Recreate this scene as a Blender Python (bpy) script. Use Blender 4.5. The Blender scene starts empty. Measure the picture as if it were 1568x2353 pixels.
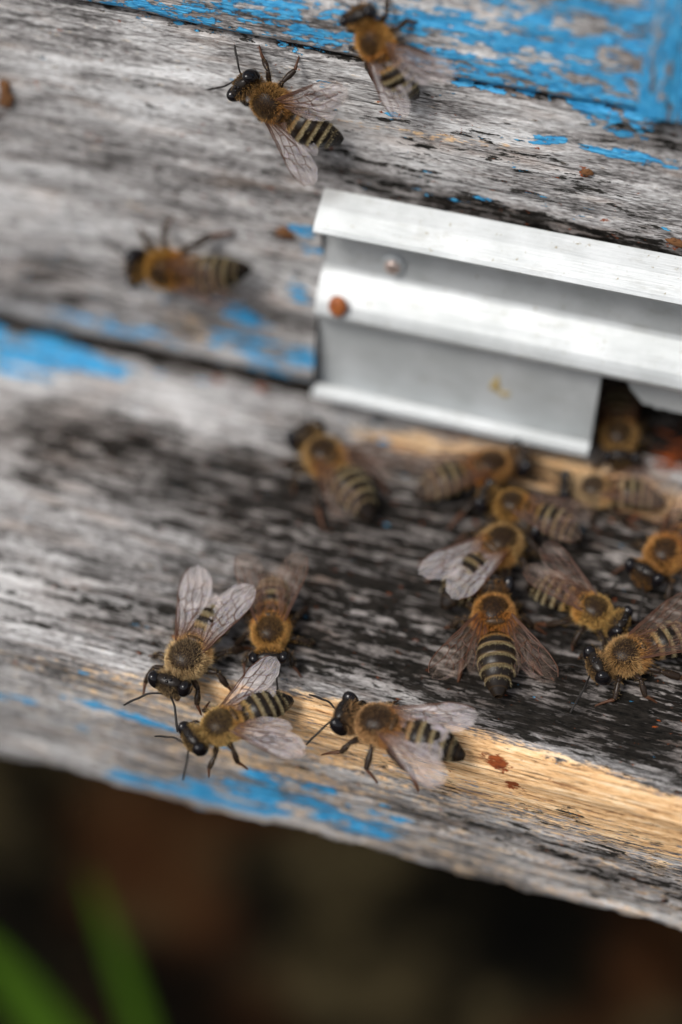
import bpy, math, random
import numpy as np
from mathutils import Vector, Matrix
R = math.radians
S = bpy.context.scene
S.unit_settings.system = 'METRIC'
S.unit_settings.scale_length = 0.01          # one unit is one centimetre
COL = S.collection

# ------------------------------------------------------------------ camera
PITCH, YAW, ROLL, FPX, Z0 = 45.0, 17.0, 0.8, 4200.0, 24.2
def cam_basis():
    p, w, ro = R(PITCH), R(YAW), R(ROLL)
    d = np.array([-math.sin(w)*math.cos(p), math.cos(w)*math.cos(p), -math.sin(p)])
    r = np.cross(d, [0, 0, 1]); r /= np.linalg.norm(r); u = np.cross(r, d)
    return d, math.cos(ro)*r + math.sin(ro)*u, -math.sin(ro)*r + math.cos(ro)*u
CD, CR, CU = cam_basis()
def ray(x, y): return CD + CR*(x-784)/FPX - CU*(y-1176.5)/FPX
CAM = -ray(700, 885)*Z0                       # the seam of wall and board passes the origin
def hit(x, y, n, k=0.0):                      # photo pixel -> point on the plane n.p = k
    v = ray(x, y); n = np.asarray(n, float)
    return CAM + v*((k - CAM@n)/(v@n))
cam = bpy.data.objects.new('camera', bpy.data.cameras.new('camera')); COL.objects.link(cam)
m = Matrix(((CR[0], CU[0], -CD[0], CAM[0]), (CR[1], CU[1], -CD[1], CAM[1]), (CR[2], CU[2], -CD[2], CAM[2]), (0, 0, 0, 1)))
cam.matrix_world = m
cam.data.sensor_fit = 'VERTICAL'; cam.data.sensor_height = 36
cam.data.lens = FPX/2353*36
cam.data.clip_start = 0.5; cam.data.clip_end = 40000
cam.data.dof.use_dof = True
S.camera = cam
S.render.resolution_x, S.render.resolution_y = 682, 1024

# ------------------------------------------------------------------ sky, sun, exposure
W = bpy.data.worlds.new('World'); S.world = W; W.use_nodes = True
nt = W.node_tree; bg = nt.nodes['Background']
sky = nt.nodes.new('ShaderNodeTexSky'); sky.sky_type = 'NISHITA'; sky.sun_disc = False
SUN_EL, SUN_ROT = 52, -35
sky.sun_elevation = R(SUN_EL); sky.sun_rotation = R(SUN_ROT+180); sky.air_density = 1.0; sky.dust_density = 3.0
hs = nt.nodes.new('ShaderNodeHueSaturation'); hs.inputs['Saturation'].default_value = 0.35
nt.links.new(sky.outputs[0], hs.inputs['Color']); nt.links.new(hs.outputs[0], bg.inputs[0])
bg.inputs[1].default_value = 0.085
sun = bpy.data.objects.new('sun', bpy.data.lights.new('sun', 'SUN')); COL.objects.link(sun)
sun.data.energy = 1.5; sun.data.angle = R(20); sun.data.color = (1.0, 0.96, 0.9)
# light comes from the front left, above the board
sdir = Vector((-0.55*math.cos(R(SUN_EL)), -0.83*math.cos(R(SUN_EL)), math.sin(R(SUN_EL))))
sun.rotation_euler = sdir.to_track_quat('Z', 'Y').to_euler()
sky.sun_rotation = math.atan2(sdir.x, sdir.y)
S.view_settings.view_transform = 'Standard'; S.view_settings.look = 'None'
S.view_settings.exposure = 0.88; S.view_settings.gamma = 1.0

# ------------------------------------------------------------------ helpers
RNG = np.random.default_rng(7)
def mesh_obj(name, verts, faces, mats, parent=None, smooth=True, fmat=None):
    me = bpy.data.meshes.new(name)
    me.from_pydata([tuple(map(float, v)) for v in verts], [], [tuple(int(i) for i in f) for f in faces])
    for mm in (mats if isinstance(mats, (list, tuple)) else [mats]): me.materials.append(mm)
    if smooth: me.polygons.foreach_set('use_smooth', [True]*len(me.polygons))
    if fmat is not None: me.polygons.foreach_set('material_index', np.asarray(fmat, dtype=np.int32))
    me.update()
    o = bpy.data.objects.new(name, me); COL.objects.link(o)
    if parent: o.parent = parent
    return o
def tag(o, label=None, cat=None, group=None, kind=None):
    if label: o['label'] = label
    if cat: o['category'] = cat
    if group: o['group'] = group
    if kind: o['kind'] = kind
    return o
def empty(name, loc=(0, 0, 0)):
    o = bpy.data.objects.new(name, None); COL.objects.link(o); o.location = loc; o.empty_display_size = 0.3
    return o
def set_attr(me, name, arr, typ='FLOAT'):
    a = me.attributes.new(name, typ, 'POINT')
    arr = np.asarray(arr, dtype=np.float32)
    a.data.foreach_set('value' if typ == 'FLOAT' else ('vector' if typ == 'FLOAT_VECTOR' else 'color'), arr.ravel())
def grid_faces(nu, nv, off=0, wrap=False):    # nu rows, nv columns
    f = []
    for i in range(nu-1):
        for j in range(nv if wrap else nv-1):
            a = off+i*nv+j; b = off+i*nv+(j+1) % nv
            f.append((a, b, b+nv, a+nv))
    return f
class Bag:                                    # collects shapes for one mesh
    def __init__(s): s.v = []; s.f = []; s.m = []; s.c = []; s.n = 0
    def add(s, v, f, mi=0, col=None):
        v = np.asarray(v, float); s.v.append(v)
        s.f += [tuple(i+s.n for i in q) for q in f]; s.m += [mi]*len(f)
        if col is None: col = (0, 0, 0, 1)
        col = np.asarray(col, float)
        s.c.append(np.tile(col, (len(v), 1)) if col.ndim == 1 else col)
        s.n += len(v)
    def build(s, name, mats, parent=None, smooth=True, color=False):
        o = mesh_obj(name, np.vstack(s.v), s.f, mats, parent, smooth, s.m)
        if color: set_attr(o.data, 'tone', np.vstack(s.c), 'FLOAT_COLOR')
        return o
def vnoise(x, y, seed=0):                     # smooth value noise, 0..1
    x = np.asarray(x, float); y = np.asarray(y, float)
    xi = np.floor(x).astype(np.int64); yi = np.floor(y).astype(np.int64); fx = x-xi; fy = y-yi
    fx = fx*fx*(3-2*fx); fy = fy*fy*(3-2*fy)
    def h(a, b):
        n = (a*374761393 + b*668265263 + seed*974711) & 0x7fffffff
        n = ((n ^ (n >> 13))*1274126177) & 0x7fffffff
        return ((n ^ (n >> 16)) & 0xffff)/65535.0
    return (h(xi, yi)*(1-fx)+h(xi+1, yi)*fx)*(1-fy)+(h(xi, yi+1)*(1-fx)+h(xi+1, yi+1)*fx)*fy
def fbm(x, y, seed=0, o=4):
    t = 0; a = 0.5; s = 0
    for k in range(o): t = t+a*vnoise(x*2**k, y*2**k, seed+k*17); s += a; a *= .55
    return t/s
def tube(pts, rad, n=8, cap=True):
    pts = np.asarray(pts, float); rad = np.broadcast_to(np.asarray(rad, float), (len(pts),))
    V = []
    up = np.array([0.13, 0.21, 0.97])
    for i, p in enumerate(pts):
        d = pts[min(i+1, len(pts)-1)]-pts[max(i-1, 0)]; d = d/(np.linalg.norm(d)+1e-9)
        a = np.cross(up, d)
        if np.linalg.norm(a) < .05: a = np.cross([1, 0, 0], d)
        a /= np.linalg.norm(a); b = np.cross(d, a)
        for k in range(n):
            t = 2*math.pi*k/n; V.append(p+rad[i]*(a*math.cos(t)+b*math.sin(t)))
    F = grid_faces(len(pts), n, wrap=True)
    if cap: F += [tuple(range(n-1, -1, -1)), tuple((len(pts)-1)*n+k for k in range(n))]
    return np.array(V), F
def smooth_path(pts, rad, k=5):
    pts = np.asarray(pts, float); rad = np.asarray(rad, float); n = len(pts)
    P = []; Q = []
    for i in range(n-1):
        p0 = pts[max(i-1, 0)]; p1 = pts[i]; p2 = pts[i+1]; p3 = pts[min(i+2, n-1)]
        for j in range(k):
            t = j/k
            P.append(.5*((2*p1)+(-p0+p2)*t+(2*p0-5*p1+4*p2-p3)*t*t+(-p0+3*p1-3*p2+p3)*t**3)); Q.append(rad[i]*(1-t)+rad[i+1]*t)
    P.append(pts[-1]); Q.append(rad[-1])
    return np.array(P), np.array(Q)

# ------------------------------------------------------------------ node helpers
class N:
    def __init__(s, name):
        s.m = bpy.data.materials.new(name); s.m.use_nodes = True
        s.t = s.m.node_tree; s.p = s.t.nodes['Principled BSDF']; s.out = s.t.nodes['Material Output']
    def new(s, typ, **kw):
        n = s.t.nodes.new(typ)
        for k, v in kw.items(): setattr(n, k, v)
        return n
    def link(s, a, b): s.t.links.new(a, b)
    def put(s, sock, v):
        if hasattr(v, 'is_output') or isinstance(v, bpy.types.NodeSocket): s.link(v, sock)
        elif isinstance(v, (tuple, list)): sock.default_value = (*v, 1) if len(v) == 3 and sock.type == 'RGBA' else v
        else: sock.default_value = v
    def attr(s, name): return s.new('ShaderNodeAttribute', attribute_name=name)
    def math(s, op, a, b=None, c=None, clamp=False):
        n = s.new('ShaderNodeMath', operation=op, use_clamp=clamp)
        for i, v in enumerate((a, b, c)):
            if v is not None: s.put(n.inputs[i], v)
        return n.outputs[0]
    def noise(s, vec, scale, st=(1, 1, 1), detail=4, rough=.55, off=(0, 0, 0), dist=0.0):
        mp = s.new('ShaderNodeMapping'); s.link(vec, mp.inputs[0])
        mp.inputs['Scale'].default_value = st; mp.inputs['Location'].default_value = off
        n = s.new('ShaderNodeTexNoise'); s.link(mp.outputs[0], n.inputs['Vector'])
        n.inputs['Scale'].default_value = scale; n.inputs['Detail'].default_value = detail
        n.inputs['Roughness'].default_value = rough; n.inputs['Distortion'].default_value = dist
        return n.outputs['Fac']
    def mix(s, fac, a, b, typ='MIX'):
        n = s.new('ShaderNodeMix', data_type='RGBA', blend_type=typ)
        s.put(n.inputs[0], fac); s.put(n.inputs[6], a); s.put(n.inputs[7], b); return n.outputs[2]
    def ramp(s, fac, lo, hi):
        n = s.new('ShaderNodeMapRange', interpolation_type='SMOOTHSTEP'); s.put(n.inputs[0], fac)
        n.inputs[1].default_value = lo; n.inputs[2].default_value = hi; return n.outputs[0]
    def cramp(s, fac, stops):
        n = s.new('ShaderNodeValToRGB'); s.put(n.inputs[0], fac); e = n.color_ramp.elements
        while len(e) < len(stops): e.new(.5)
        for q, (p, c) in zip(e, stops): q.position = p; q.color = (*c, 1)
        return n.outputs[0]
    def bump(s, h, strength=.5, dist=.02, normal=None):
        n = s.new('ShaderNodeBump'); s.put(n.inputs['Height'], h); n.inputs['Strength'].default_value = strength
        n.inputs['Distance'].default_value = dist
        if normal is not None: s.link(normal, n.inputs['Normal'])
        return n.outputs[0]

def wood_material(name, grain=(0.55, 7.0), seed=0.0, vertical=False):
    k = N(name); P = k.p
    uv = k.attr('surf').outputs['Vector']
    st = (grain[0], grain[1], 1)
    g1 = k.noise(uv, 1.0, st, 5, .6, (seed, seed*.7, 0), .35)
    g2 = k.noise(uv, 3.2, (grain[0]*1.1, grain[1]*.9, 1), 5, .62, (seed+9, 3, 0), .3)
    g3 = k.noise(uv, 9.0, (grain[0]*1.8, grain[1]*.8, 1), 4, .6, (seed+4, 8, 0))
    sp = k.noise(uv, 11.0, (.55, 1.4, 1), 6, .65, (seed+2, 1, 0))
    big = k.noise(uv, .55, (.6, 1.6, 1), 4, .6, (seed+20, 5, 0))
    tone = k.math('ADD', k.math('MULTIPLY', g1, .45), k.math('ADD', k.math('MULTIPLY', g2, .45), k.math('ADD', k.math('MULTIPLY', g3, .60), k.math('MULTIPLY', big, .55))))
    tone = k.math('SUBTRACT', tone, .515)
    tone = k.math('ADD', .5, k.math('MULTIPLY', k.math('SUBTRACT', tone, .5), 1.75))
    gray = k.cramp(tone, [(.22, (.05, .047, .045)), (.38, (.18, .170, .168)), (.54, (.40, .388, .385)), (.76, (.68, .68, .685))])
    warmn = k.noise(uv, 1.6, (.5, 2.5, 1), 3, .5, (seed+33, 7, 0))
    gray = k.mix(k.math('MULTIPLY', k.ramp(warmn, .52, .75), .38), gray, (.44, .34, .28))
    # bare timber
    bt = k.math('ADD', k.math('MULTIPLY', g2, .7), k.math('MULTIPLY', k.math('ADD', g3, k.noise(uv, 1.0, (.7, 9, 1), 4, .6, (seed+90, 1, 0))), .42)); bt = k.math('ADD', .56, k.math('MULTIPLY', k.math('SUBTRACT', bt, .77), 1.3))
    bare = k.cramp(bt, [(.38, (.22, .11, .05)), (.48, (.60, .35, .16)), (.59, (.78, .50, .26)), (.74, (.86, .66, .43))])
    na = k.math('ADD', k.math('MULTIPLY', g2, .5), k.math('MULTIPLY', k.math('ADD', sp, g3), .35))
    nz = k.math('SUBTRACT', na, .60)
    mb = k.ramp(k.math('ADD', k.attr('bare').outputs['Fac'], k.math('MULTIPLY', nz, 4.6)), .36, .80)
    colr = k.mix(mb, gray, bare)
    # black mould, weathering and the painted seam shadow
    nd = k.math('ADD', k.math('MULTIPLY', g2, .55), k.math('ADD', k.math('ADD', k.math('MULTIPLY', sp, .25), k.math('MULTIPLY', g3, .3)), k.math('MULTIPLY', k.noise(uv, 2.0, (.8, 3.2, 1), 4, .6, (seed+71, 2, 0)), .5)))
    nd = k.math('SUBTRACT', nd, .8)
    md = k.ramp(k.math('ADD', k.attr('dark').outputs['Fac'], k.math('MULTIPLY', nd, 4.6)), .38, .66)
    dcol = k.cramp(sp, [(.35, (.005, .0055, .005)), (.72, (.05, .046, .041))])
    colr = k.mix(md, colr, dcol)
    soft = k.math('MULTIPLY', k.ramp(k.math('ADD', k.attr('dark').outputs['Fac'], k.math('MULTIPLY', k.math('SUBTRACT', big, .5), .8)), .12, .72), .80)
    colr = k.mix(soft, colr, k.mix(1.0, colr, (.42, .37, .34), 'MULTIPLY'))
    # fine dark cracks along the grain
    cr = k.noise(uv, 1.0, (grain[0]*.35, grain[1]*2.1, 1), 3, .5, (seed+50, 2, 0), .5)
    crm = k.math('SUBTRACT', 1.0, k.ramp(k.math('ABSOLUTE', k.math('SUBTRACT', cr, .5)), .0, .018))
    gate = k.ramp(k.noise(uv, 1.1, (.5, 2, 1), 3, .5, (seed+60, 2, 0)), .47, .58)
    crm = k.math('MULTIPLY', crm, gate)
    colr = k.mix(k.math('MULTIPLY', crm, .8), colr, (.03, .028, .025))
    # remains of blue paint
    pt = k.noise(uv, 2.6, (.75, 1.7, 1), 5, .62, (seed+81, 6, 0), .4)
    nb = k.math('ADD', k.math('MULTIPLY', pt, .8), k.math('ADD', k.math('MULTIPLY', sp, .45), k.math('MULTIPLY', g2, .45)))
    nb = k.math('SUBTRACT', nb, .85)
    mbl = k.ramp(k.math('ADD', k.attr('blue').outputs['Fac'], k.math('MULTIPLY', nb, 4.6)), .48, .60)
    bcol = k.cramp(k.math('ADD', k.math('MULTIPLY', g3, .5), k.math('ADD', k.math('MULTIPLY', sp, .4), k.math('MULTIPLY', g2, .2))), [(.40, (.008, .10, .24)), (.52, (.028, .27, .56)), (.66, (.10, .44, .72)), (.8, (.28, .55, .75))])
    colr = k.mix(mbl, colr, bcol)
    # stains
    ms = k.ramp(k.math('ADD', k.attr('rust').outputs['Fac'], k.math('ADD', k.math('MULTIPLY', nz, 2.0), k.math('MULTIPLY', k.math('SUBTRACT', k.noise(uv, 9.0, (.9, 1.2, 1), 5, .7, (seed+5, 9, 0)), .5), 4.0))), .4, .62)
    colr = k.mix(ms, colr, k.cramp(sp, [(.35, (.10, .018, .004)), (.65, (.30, .07, .015))]))
    k.put(P.inputs['Base Color'], colr)
    k.put(P.inputs['Roughness'], k.math('SUBTRACT', .9, k.math('MULTIPLY', mbl, .35)))
    k.put(P.inputs['Specular IOR Level'], k.math('SUBTRACT', .28, k.math('MULTIPLY', md, .22)))
    h = k.math('ADD', k.math('MULTIPLY', g2, .8), k.math('ADD', k.math('MULTIPLY', g3, .7), k.math('MULTIPLY', sp, .35)))
    h = k.math('SUBTRACT', h, k.math('MULTIPLY', crm, .8))
    h = k.math('ADD', h, k.math('MULTIPLY', mbl, 1.1))
    k.put(P.inputs['Normal'], k.bump(h, .9, .035))
    return k.m
M_BOARD = wood_material('weathered_board_wood', (.55, 6.0), 3.0)
M_WALL = wood_material('weathered_wall_wood', (.5, 5.0), 11.0)
M_BATTEN = wood_material('painted_batten_wood', (.6, 7.0), 23.0)

def plain(name, col, rough=.6, metal=0.0, spec=.5):
    k = N(name); k.put(k.p.inputs['Base Color'], col); k.p.inputs['Roughness'].default_value = rough
    k.p.inputs['Metallic'].default_value = metal; k.p.inputs['Specular IOR Level'].default_value = spec
    return k
def metal_mat():
    k = N('brushed_aluminium'); g = k.new('ShaderNodeNewGeometry').outputs['Position']
    b = k.noise(g, 9, (.25, 5, 5), 4, .6); c = k.noise(g, 1.2, (1, 1, 1), 5, .6); d = k.noise(g, 14, (1, 1, 1), 5, .6, (4, 0, 0))
    col = k.mix(k.ramp(c, .35, .7), (.46, .48, .485), (.58, .60, .61))
    e = k.noise(g, 3.5, (.6, 1.5, 1.5), 6, .7, (8, 2, 0)); col = k.mix(k.math('MULTIPLY', k.ramp(e, .52, .72), .45), col, (.36, .36, .34)); col = k.mix(k.ramp(d, .64, .72), col, (.30, .27, .20))
    k.put(k.p.inputs['Base Color'], col); k.p.inputs['Metallic'].default_value = .62
    k.put(k.p.inputs['Roughness'], k.math('ADD', .48, k.math('MULTIPLY', b, .30)))
    k.put(k.p.inputs['Normal'], k.bump(b, .35, .01)); return k.m
M_ALU = metal_mat()
def rust_mat():
    k = N('rusty_brown'); g = k.new('ShaderNodeNewGeometry').outputs['Position']
    n = k.noise(g, 18, (1, 1, 1), 5, .6)
    k.put(k.p.inputs['Base Color'], k.cramp(n, [(.35, (.14, .03, .006)), (.65, (.42, .13, .03))])); k.p.inputs['Roughness'].default_value = .6
    k.put(k.p.inputs['Normal'], k.bump(n, .6, .02)); return k.m
M_RUST = rust_mat()
def ground_mat():
    k = N('dark_soil'); g = k.new('ShaderNodeNewGeometry').outputs['Position']
    a = k.noise(g, .24, (1, 1, 1), 5, .6, (3.3, 1, 0)); b = k.noise(g, .16, (1, 1, 1), 3, .5, (9, 4, 0)); c = k.noise(g, 4, (1, 1, 1), 6, .7)
    col = k.cramp(a, [(.36, (.002, .002, .0016)), (.50, (.006, .005, .003)), (.60, (.060, .046, .022)), (.70, (.15, .12, .06))])
    col = k.mix(k.math('MULTIPLY', k.ramp(b, .48, .62), .8), col, (.060, .024, .009))
    col = k.mix(k.math('MULTIPLY', k.ramp(c, .5, .7), .5), col, (.015, .012, .009))
    k.put(k.p.inputs['Base Color'], col); k.p.inputs['Roughness'].default_value = .95; k.p.inputs['Specular IOR Level'].default_value = .04
    k.put(k.p.inputs['Normal'], k.bump(c, .8, .4)); return k.m
M_SOIL = ground_mat()
def grass_mat():
    k = N('grass_green'); g = k.new('ShaderNodeTexCoord').outputs['Object']
    n = k.noise(g, 6, (3, 3, .15), 4, .6)
    col = k.cramp(n, [(.3, (.018, .055, .001)), (.7, (.06, .125, .004))])
    k.put(k.p.inputs['Base Color'], col); k.p.inputs['Roughness'].default_value = .6; k.p.inputs['Specular IOR Level'].default_value = .1
    tr = k.new('ShaderNodeBsdfTranslucent'); k.put(tr.inputs[0], col)
    mx = k.new('ShaderNodeMixShader'); mx.inputs[0].default_value = .35
    k.link(k.p.outputs[0], mx.inputs[1]); k.link(tr.outputs[0], mx.inputs[2]); k.link(mx.outputs[0], k.out.inputs[0]); return k.m
M_GRASS = grass_mat()

# bee materials
def bee_body_mat():
    k = N('bee_cuticle'); a = k.attr('tone'); g = k.new('ShaderNodeTexCoord').outputs['Object']
    n = k.noise(g, 60, (1, 1, 1), 4, .6)
    k.put(k.p.inputs['Base Color'], k.mix(k.math('MULTIPLY', n, .5), a.outputs['Color'], (.02, .013, .008)))
    k.put(k.p.inputs['Roughness'], a.outputs['Alpha']); k.p.inputs['Specular IOR Level'].default_value = .2
    k.put(k.p.inputs['Normal'], k.bump(n, .25, .004)); return k.m
M_BEE = bee_body_mat()
def eye_mat():
    k = N('bee_eye'); k.put(k.p.inputs['Base Color'], (.006, .005, .006)); k.p.inputs['Roughness'].default_value = .10
    k.p.inputs['Specular IOR Level'].default_value = .34; return k.m
M_EYE = eye_mat()
def fur_mat():
    k = N('bee_fur'); a = k.attr('tone')
    k.put(k.p.inputs['Base Color'], a.outputs['Color']); k.p.inputs['Roughness'].default_value = .5
    k.p.inputs['Specular IOR Level'].default_value = .4
    tr = k.new('ShaderNodeBsdfTranslucent'); k.put(tr.inputs[0], a.outputs['Color'])
    mx = k.new('ShaderNodeMixShader'); mx.inputs[0].default_value = .45
    k.link(k.p.outputs[0], mx.inputs[1]); k.link(tr.outputs[0], mx.inputs[2]); k.link(mx.outputs[0], k.out.inputs[0]); return k.m
M_FUR = fur_mat()
def wing_mat(name, clear, tint):
    k = N(name); g = k.new('ShaderNodeTexCoord').outputs['Object']
    uvw = k.attr('tone'); sx = k.new('ShaderNodeSeparateXYZ'); k.link(uvw.outputs['Vector'], sx.inputs[0]); U = sx.outputs[0]
    n = k.noise(uvw.outputs['Vector'], 3.0, (1.2, 9, 1), 4, .6, (0, 0, 0), .8); n2 = k.noise(g, 3.5, (1, 1, 1), 2, .5, (5, 5, 5))
    col = k.cramp(n2, [(.35, (tint[0]*.97, tint[1]*.92, tint[2]*.98)), (.5, tint), (.66, (tint[0]*.86, tint[1]*.84, tint[2]*1.08))])
    col = k.mix(k.ramp(U, .42, .0), col, (.42, .19, .06)); k.put(k.p.inputs['Base Color'], col); k.p.inputs['Roughness'].default_value = .28
    k.p.inputs['Specular IOR Level'].default_value = .75
    k.p.inputs['Thin Film Thickness'].default_value = 420; k.p.inputs['Thin Film IOR'].default_value = 1.5
    k.put(k.p.inputs['Normal'], k.bump(n, .9, .05))
    tp = k.new('ShaderNodeBsdfTransparent'); k.put(tp.inputs[0], (.93, .88, .84))
    mx = k.new('ShaderNodeMixShader'); k.put(mx.inputs[0], k.math('ADD', clear-.30, k.math('MULTIPLY', n, .60), clamp=True))
    k.link(k.p.outputs[0], mx.inputs[1]); k.link(tp.outputs[0], mx.inputs[2]); k.link(mx.outputs[0], k.out.inputs[0]); return k.m
M_WING = {'milky': wing_mat('wing_membrane', .71, (.76, .72, .69)), 'clear': wing_mat('wing_membrane_clear', .90, (.45, .34, .26))}
M_VEIN = plain('wing_vein', (.07, .026, .012), .45).m

# ------------------------------------------------------------------ the beehive
TILT = R(6)
NB = np.array([0, -math.sin(TILT), math.cos(TILT)])       # normal of the landing board
BD = np.array([0, -math.cos(TILT), -math.sin(TILT)])      # outwards along the board
NW = np.array([0, -1.0, 0])
def bpt(x, y, h=0.0): return hit(x, y, NB, h)
def wpt(x, y, o=0.0): return hit(x, y, NW, o)
DPT = float(bpt(784, 1672)@BD)                             # depth of the landing board
print('board depth', DPT)
def fpt(x, y): return hit(x, y, BD, DPT)                   # on the front edge of the board
def blobs(X, Yv, lst, sy):
    out = np.zeros_like(X)
    for (cx, cy, rx, ry, w) in lst:
        out = out + w*np.exp(-(((X-cx)/rx)**2+((Yv-cy)/ry)**2)**1.5)
    return out
CF = 182.0                                                 # photo pixels per centimetre
def board_s(px, py):                                       # photo pixel -> (x, s) on the board, s = arc length from the wall
    p = bpt(px, py); s = p@BD
    if s <= DPT: return p[0], s
    q = fpt(px, py); return q[0], DPT+max(0, -(q-BD*DPT)@NB)
def B_(lst, up=1.0):
    o = []
    for (px, py, rx, ry, w) in lst:
        x, s = board_s(px, py); o.append((x, s, rx/CF, ry/CF/(.80 if s < DPT else .60), w))
    return o
# bottom edge of the board as seen in the photo
EDGE = [(-150, 1700), (0, 1737), (60, 1750), (140, 1762), (220, 1782), (300, 1808), (400, 1838), (430, 1850), (560, 1880), (700, 1908), (760, 1930), (880, 1960), (960, 1985), (1040, 2006), (1052, 2016), (1160, 2034), (1200, 2052), (1290, 2066), (1330, 2078), (1400, 2090), (1440, 2104), (1500, 2114), (1568, 2142), (1750, 2185)]
EX = [fpt(*e)[0] for e in EDGE]; ET = [-(fpt(*e)-BD*DPT)@NB for e in EDGE]
def make_board(parent):
    xs = np.concatenate([np.linspace(-22, -6.2, 30)[:-1], np.arange(-6.2, 9.0, .045), np.linspace(9.0, 24, 28)])
    th = np.interp(xs, EX, ET)
    th = th+(fbm(xs*7.0, xs*0, 5, 4)-.5)*.12
    s_top = np.concatenate([np.linspace(-12, -.3, 12)[:-1], np.arange(-.3, DPT-.25, .03)])
    nf = 90; nb = 10; ft = np.linspace(0, 1, nf)
    nt_ = len(s_top); ns = nt_+nf+nb
    X = np.repeat(xs[:, None], ns, 1); Sx = np.zeros((len(xs), ns)); P = np.zeros((len(xs), ns, 3))
    rad = .42
    for i, x in enumerate(xs):
        # profile in (out, up)
        T = th[i]; sc = s_top
        pr = [(s, 0.0) for s in sc]; ss = list(sc)
        L = DPT+.0
        # rounded worn corner then front face: path from out=DPT-.25 to bottom
        tot = .25+T
        for j in range(nf):
            d = (j+1)/nf*tot; ss.append(DPT-.25+d)
            a = min(d/.62, 1.0)
            o = DPT-.25+.25*math.sin(a*math.pi/2) ; u = -(.0 if d < .001 else (.25*(1-math.cos(a*math.pi/2)) if a < 1 else .25+(d-.62)*(T-.25)/(tot-.62)))
            pr.append((o, u))
        for j in range(nb):
            t = (j+1)/nb; pr.append((DPT-(DPT+10)*t**2.2-.02, -T-.0)); ss.append(DPT+T+t*10)
        pr = np.array(pr)
        P[i] = pr[:, :1]*BD+pr[:, 1:]*NB; P[i, :, 0] = x; Sx[i] = ss
    # relief: grain ridges, wear
    g = (fbm(X*.45, Sx*5.0, 31, 4)-.5)*.075+(fbm(X*1.5, Sx*16, 41, 3)-.5)*.028+(fbm(X*.25, Sx*.8, 51, 3)-.5)*.10
    cr = np.exp(-((fbm(X*.22, Sx*3.3, 77, 3)-.5)/.012)**2)*(vnoise(X*.5, Sx*1.5, 90) > .5)
    g = g-cr*.05
    fr = np.clip((Sx-(DPT-.25))/.6, 0, 1); fr = fr*fr*(3-2*fr)
    bt = np.clip((Sx-(DPT+th[:, None]))/.05, 0, 1)
    Nn = (1-fr)[..., None]*NB+fr[..., None]*BD; Nn = Nn*(1-bt)[..., None]-bt[..., None]*NB
    g = np.where(Sx < .02, g*.2, g)
    P = P+Nn*g[..., None]
    f = grid_faces(len(xs), ns)
    o = mesh_obj('landing_board', P.reshape(-1, 3), f, M_BOARD, parent)
    Xf, Sf = X.ravel(), Sx.ravel()
    wob = (fbm(Xf*.8, Sf*1.5, 8, 3)-.5)
    # boundary of the mouldy top and the bare corner
    cc = [board_s(*q) for q in ((0, 1500), (300, 1560), (480, 1575), (700, 1600), (960, 1640), (1200, 1715), (1400, 1775), (1568, 1840))]
    c0 = np.interp(Xf, [c[0] for c in cc], [c[1] for c in cc])
    cw = [board_s(*q) for q in ((0, 1510), (300, 1600), (560, 1650), (850, 1740), (1100, 1830), (1300, 1870), (1568, 1960))]
    c1 = np.interp(Xf, [c[0] for c in cw], [c[1] for c in cw])
    xl = board_s(60, 1540)[0]; xr = board_s(1200, 1700)[0]
    amt = np.clip((Xf-xl)/(xr-xl), 0, 1)**.6
    band = 1/(1+np.exp(-(Sf-c0)/.06))*1/(1+np.exp((Sf-c1)/.14))
    bare = band*(.25+.95*amt)+.36*np.clip((Sf-c1)/.1+.5, 0, 1)*np.clip((Xf+3.5)/4, 0, 1)
    bare += blobs(Xf, Sf, B_([(520, 1600, 150, 24, .5), (800, 1640, 200, 30, .35), (720, 1700, 200, 24, .25), (980, 1740, 200, 26, .3), (1100, 1045, 260, 50, .7), (1250, 1090, 160, 50, .6), (1400, 1130, 200, 60, .5), (880, 1010, 100, 25, .45), (760, 1750, 120, 16, .35), (600, 1760, 200, 20, .3), (1500, 1190, 180, 90, .5), (1500, 1900, 300, 60, .25)]), 1)
    front = 1/(1+np.exp(-(Sf-c1)/.1))
    dark = .22+blobs(Xf, Sf, B_([(60, 1020, 420, 80, .20), (480, 1120, 380, 110, .22), (800, 1050, 200, 60, .15), (1200, 1520, 420, 120, .55), (1350, 1330, 350, 180, .50), (900, 1380, 330, 130, .40), (1450, 1640, 260, 90, .55), (760, 1250, 300, 90, .28), (240, 985, 230, 70, .27), (680, 1130, 250, 70, .25), (500, 1450, 250, 80, .18), (100, 1300, 250, 70, .05), (1050, 1200, 300, 80, .3), (1250, 1060, 300, 60, -.35), (1500, 1150, 150, 80, -.25), (1500, 1480, 250, 120, .35), (1340, 1180, 350, 120, .22), (250, 1420, 250, 50, .12),
        (250, 890, 420, 60, -.25), (560, 930, 250, 50, -.2), (80, 1180, 200, 50, -.1), (200, 1500, 200, 40, -.12)]), 1)
    dark = dark-band*.5*(.4+amt)
    dark = np.where(front > .5, .02+blobs(Xf, Sf, B_([(1300, 1960, 380, 40, .22), (1500, 2050, 200, 40, .15), (650, 1840, 400, 30, .06), (1050, 1900, 150, 20, .2)]), 1), dark)
    dark = dark+1.0*np.exp(-((Sf-.02)/.13)**2)*(Xf < .35)+.10*(Xf > 1.0)     # shadow line of the seam painted into the colour; right part slightly darker
    dark = np.where(Sf > .3, np.minimum(dark, .70), dark); dark = np.where(Sf < -.05, 1.0, dark)
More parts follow.
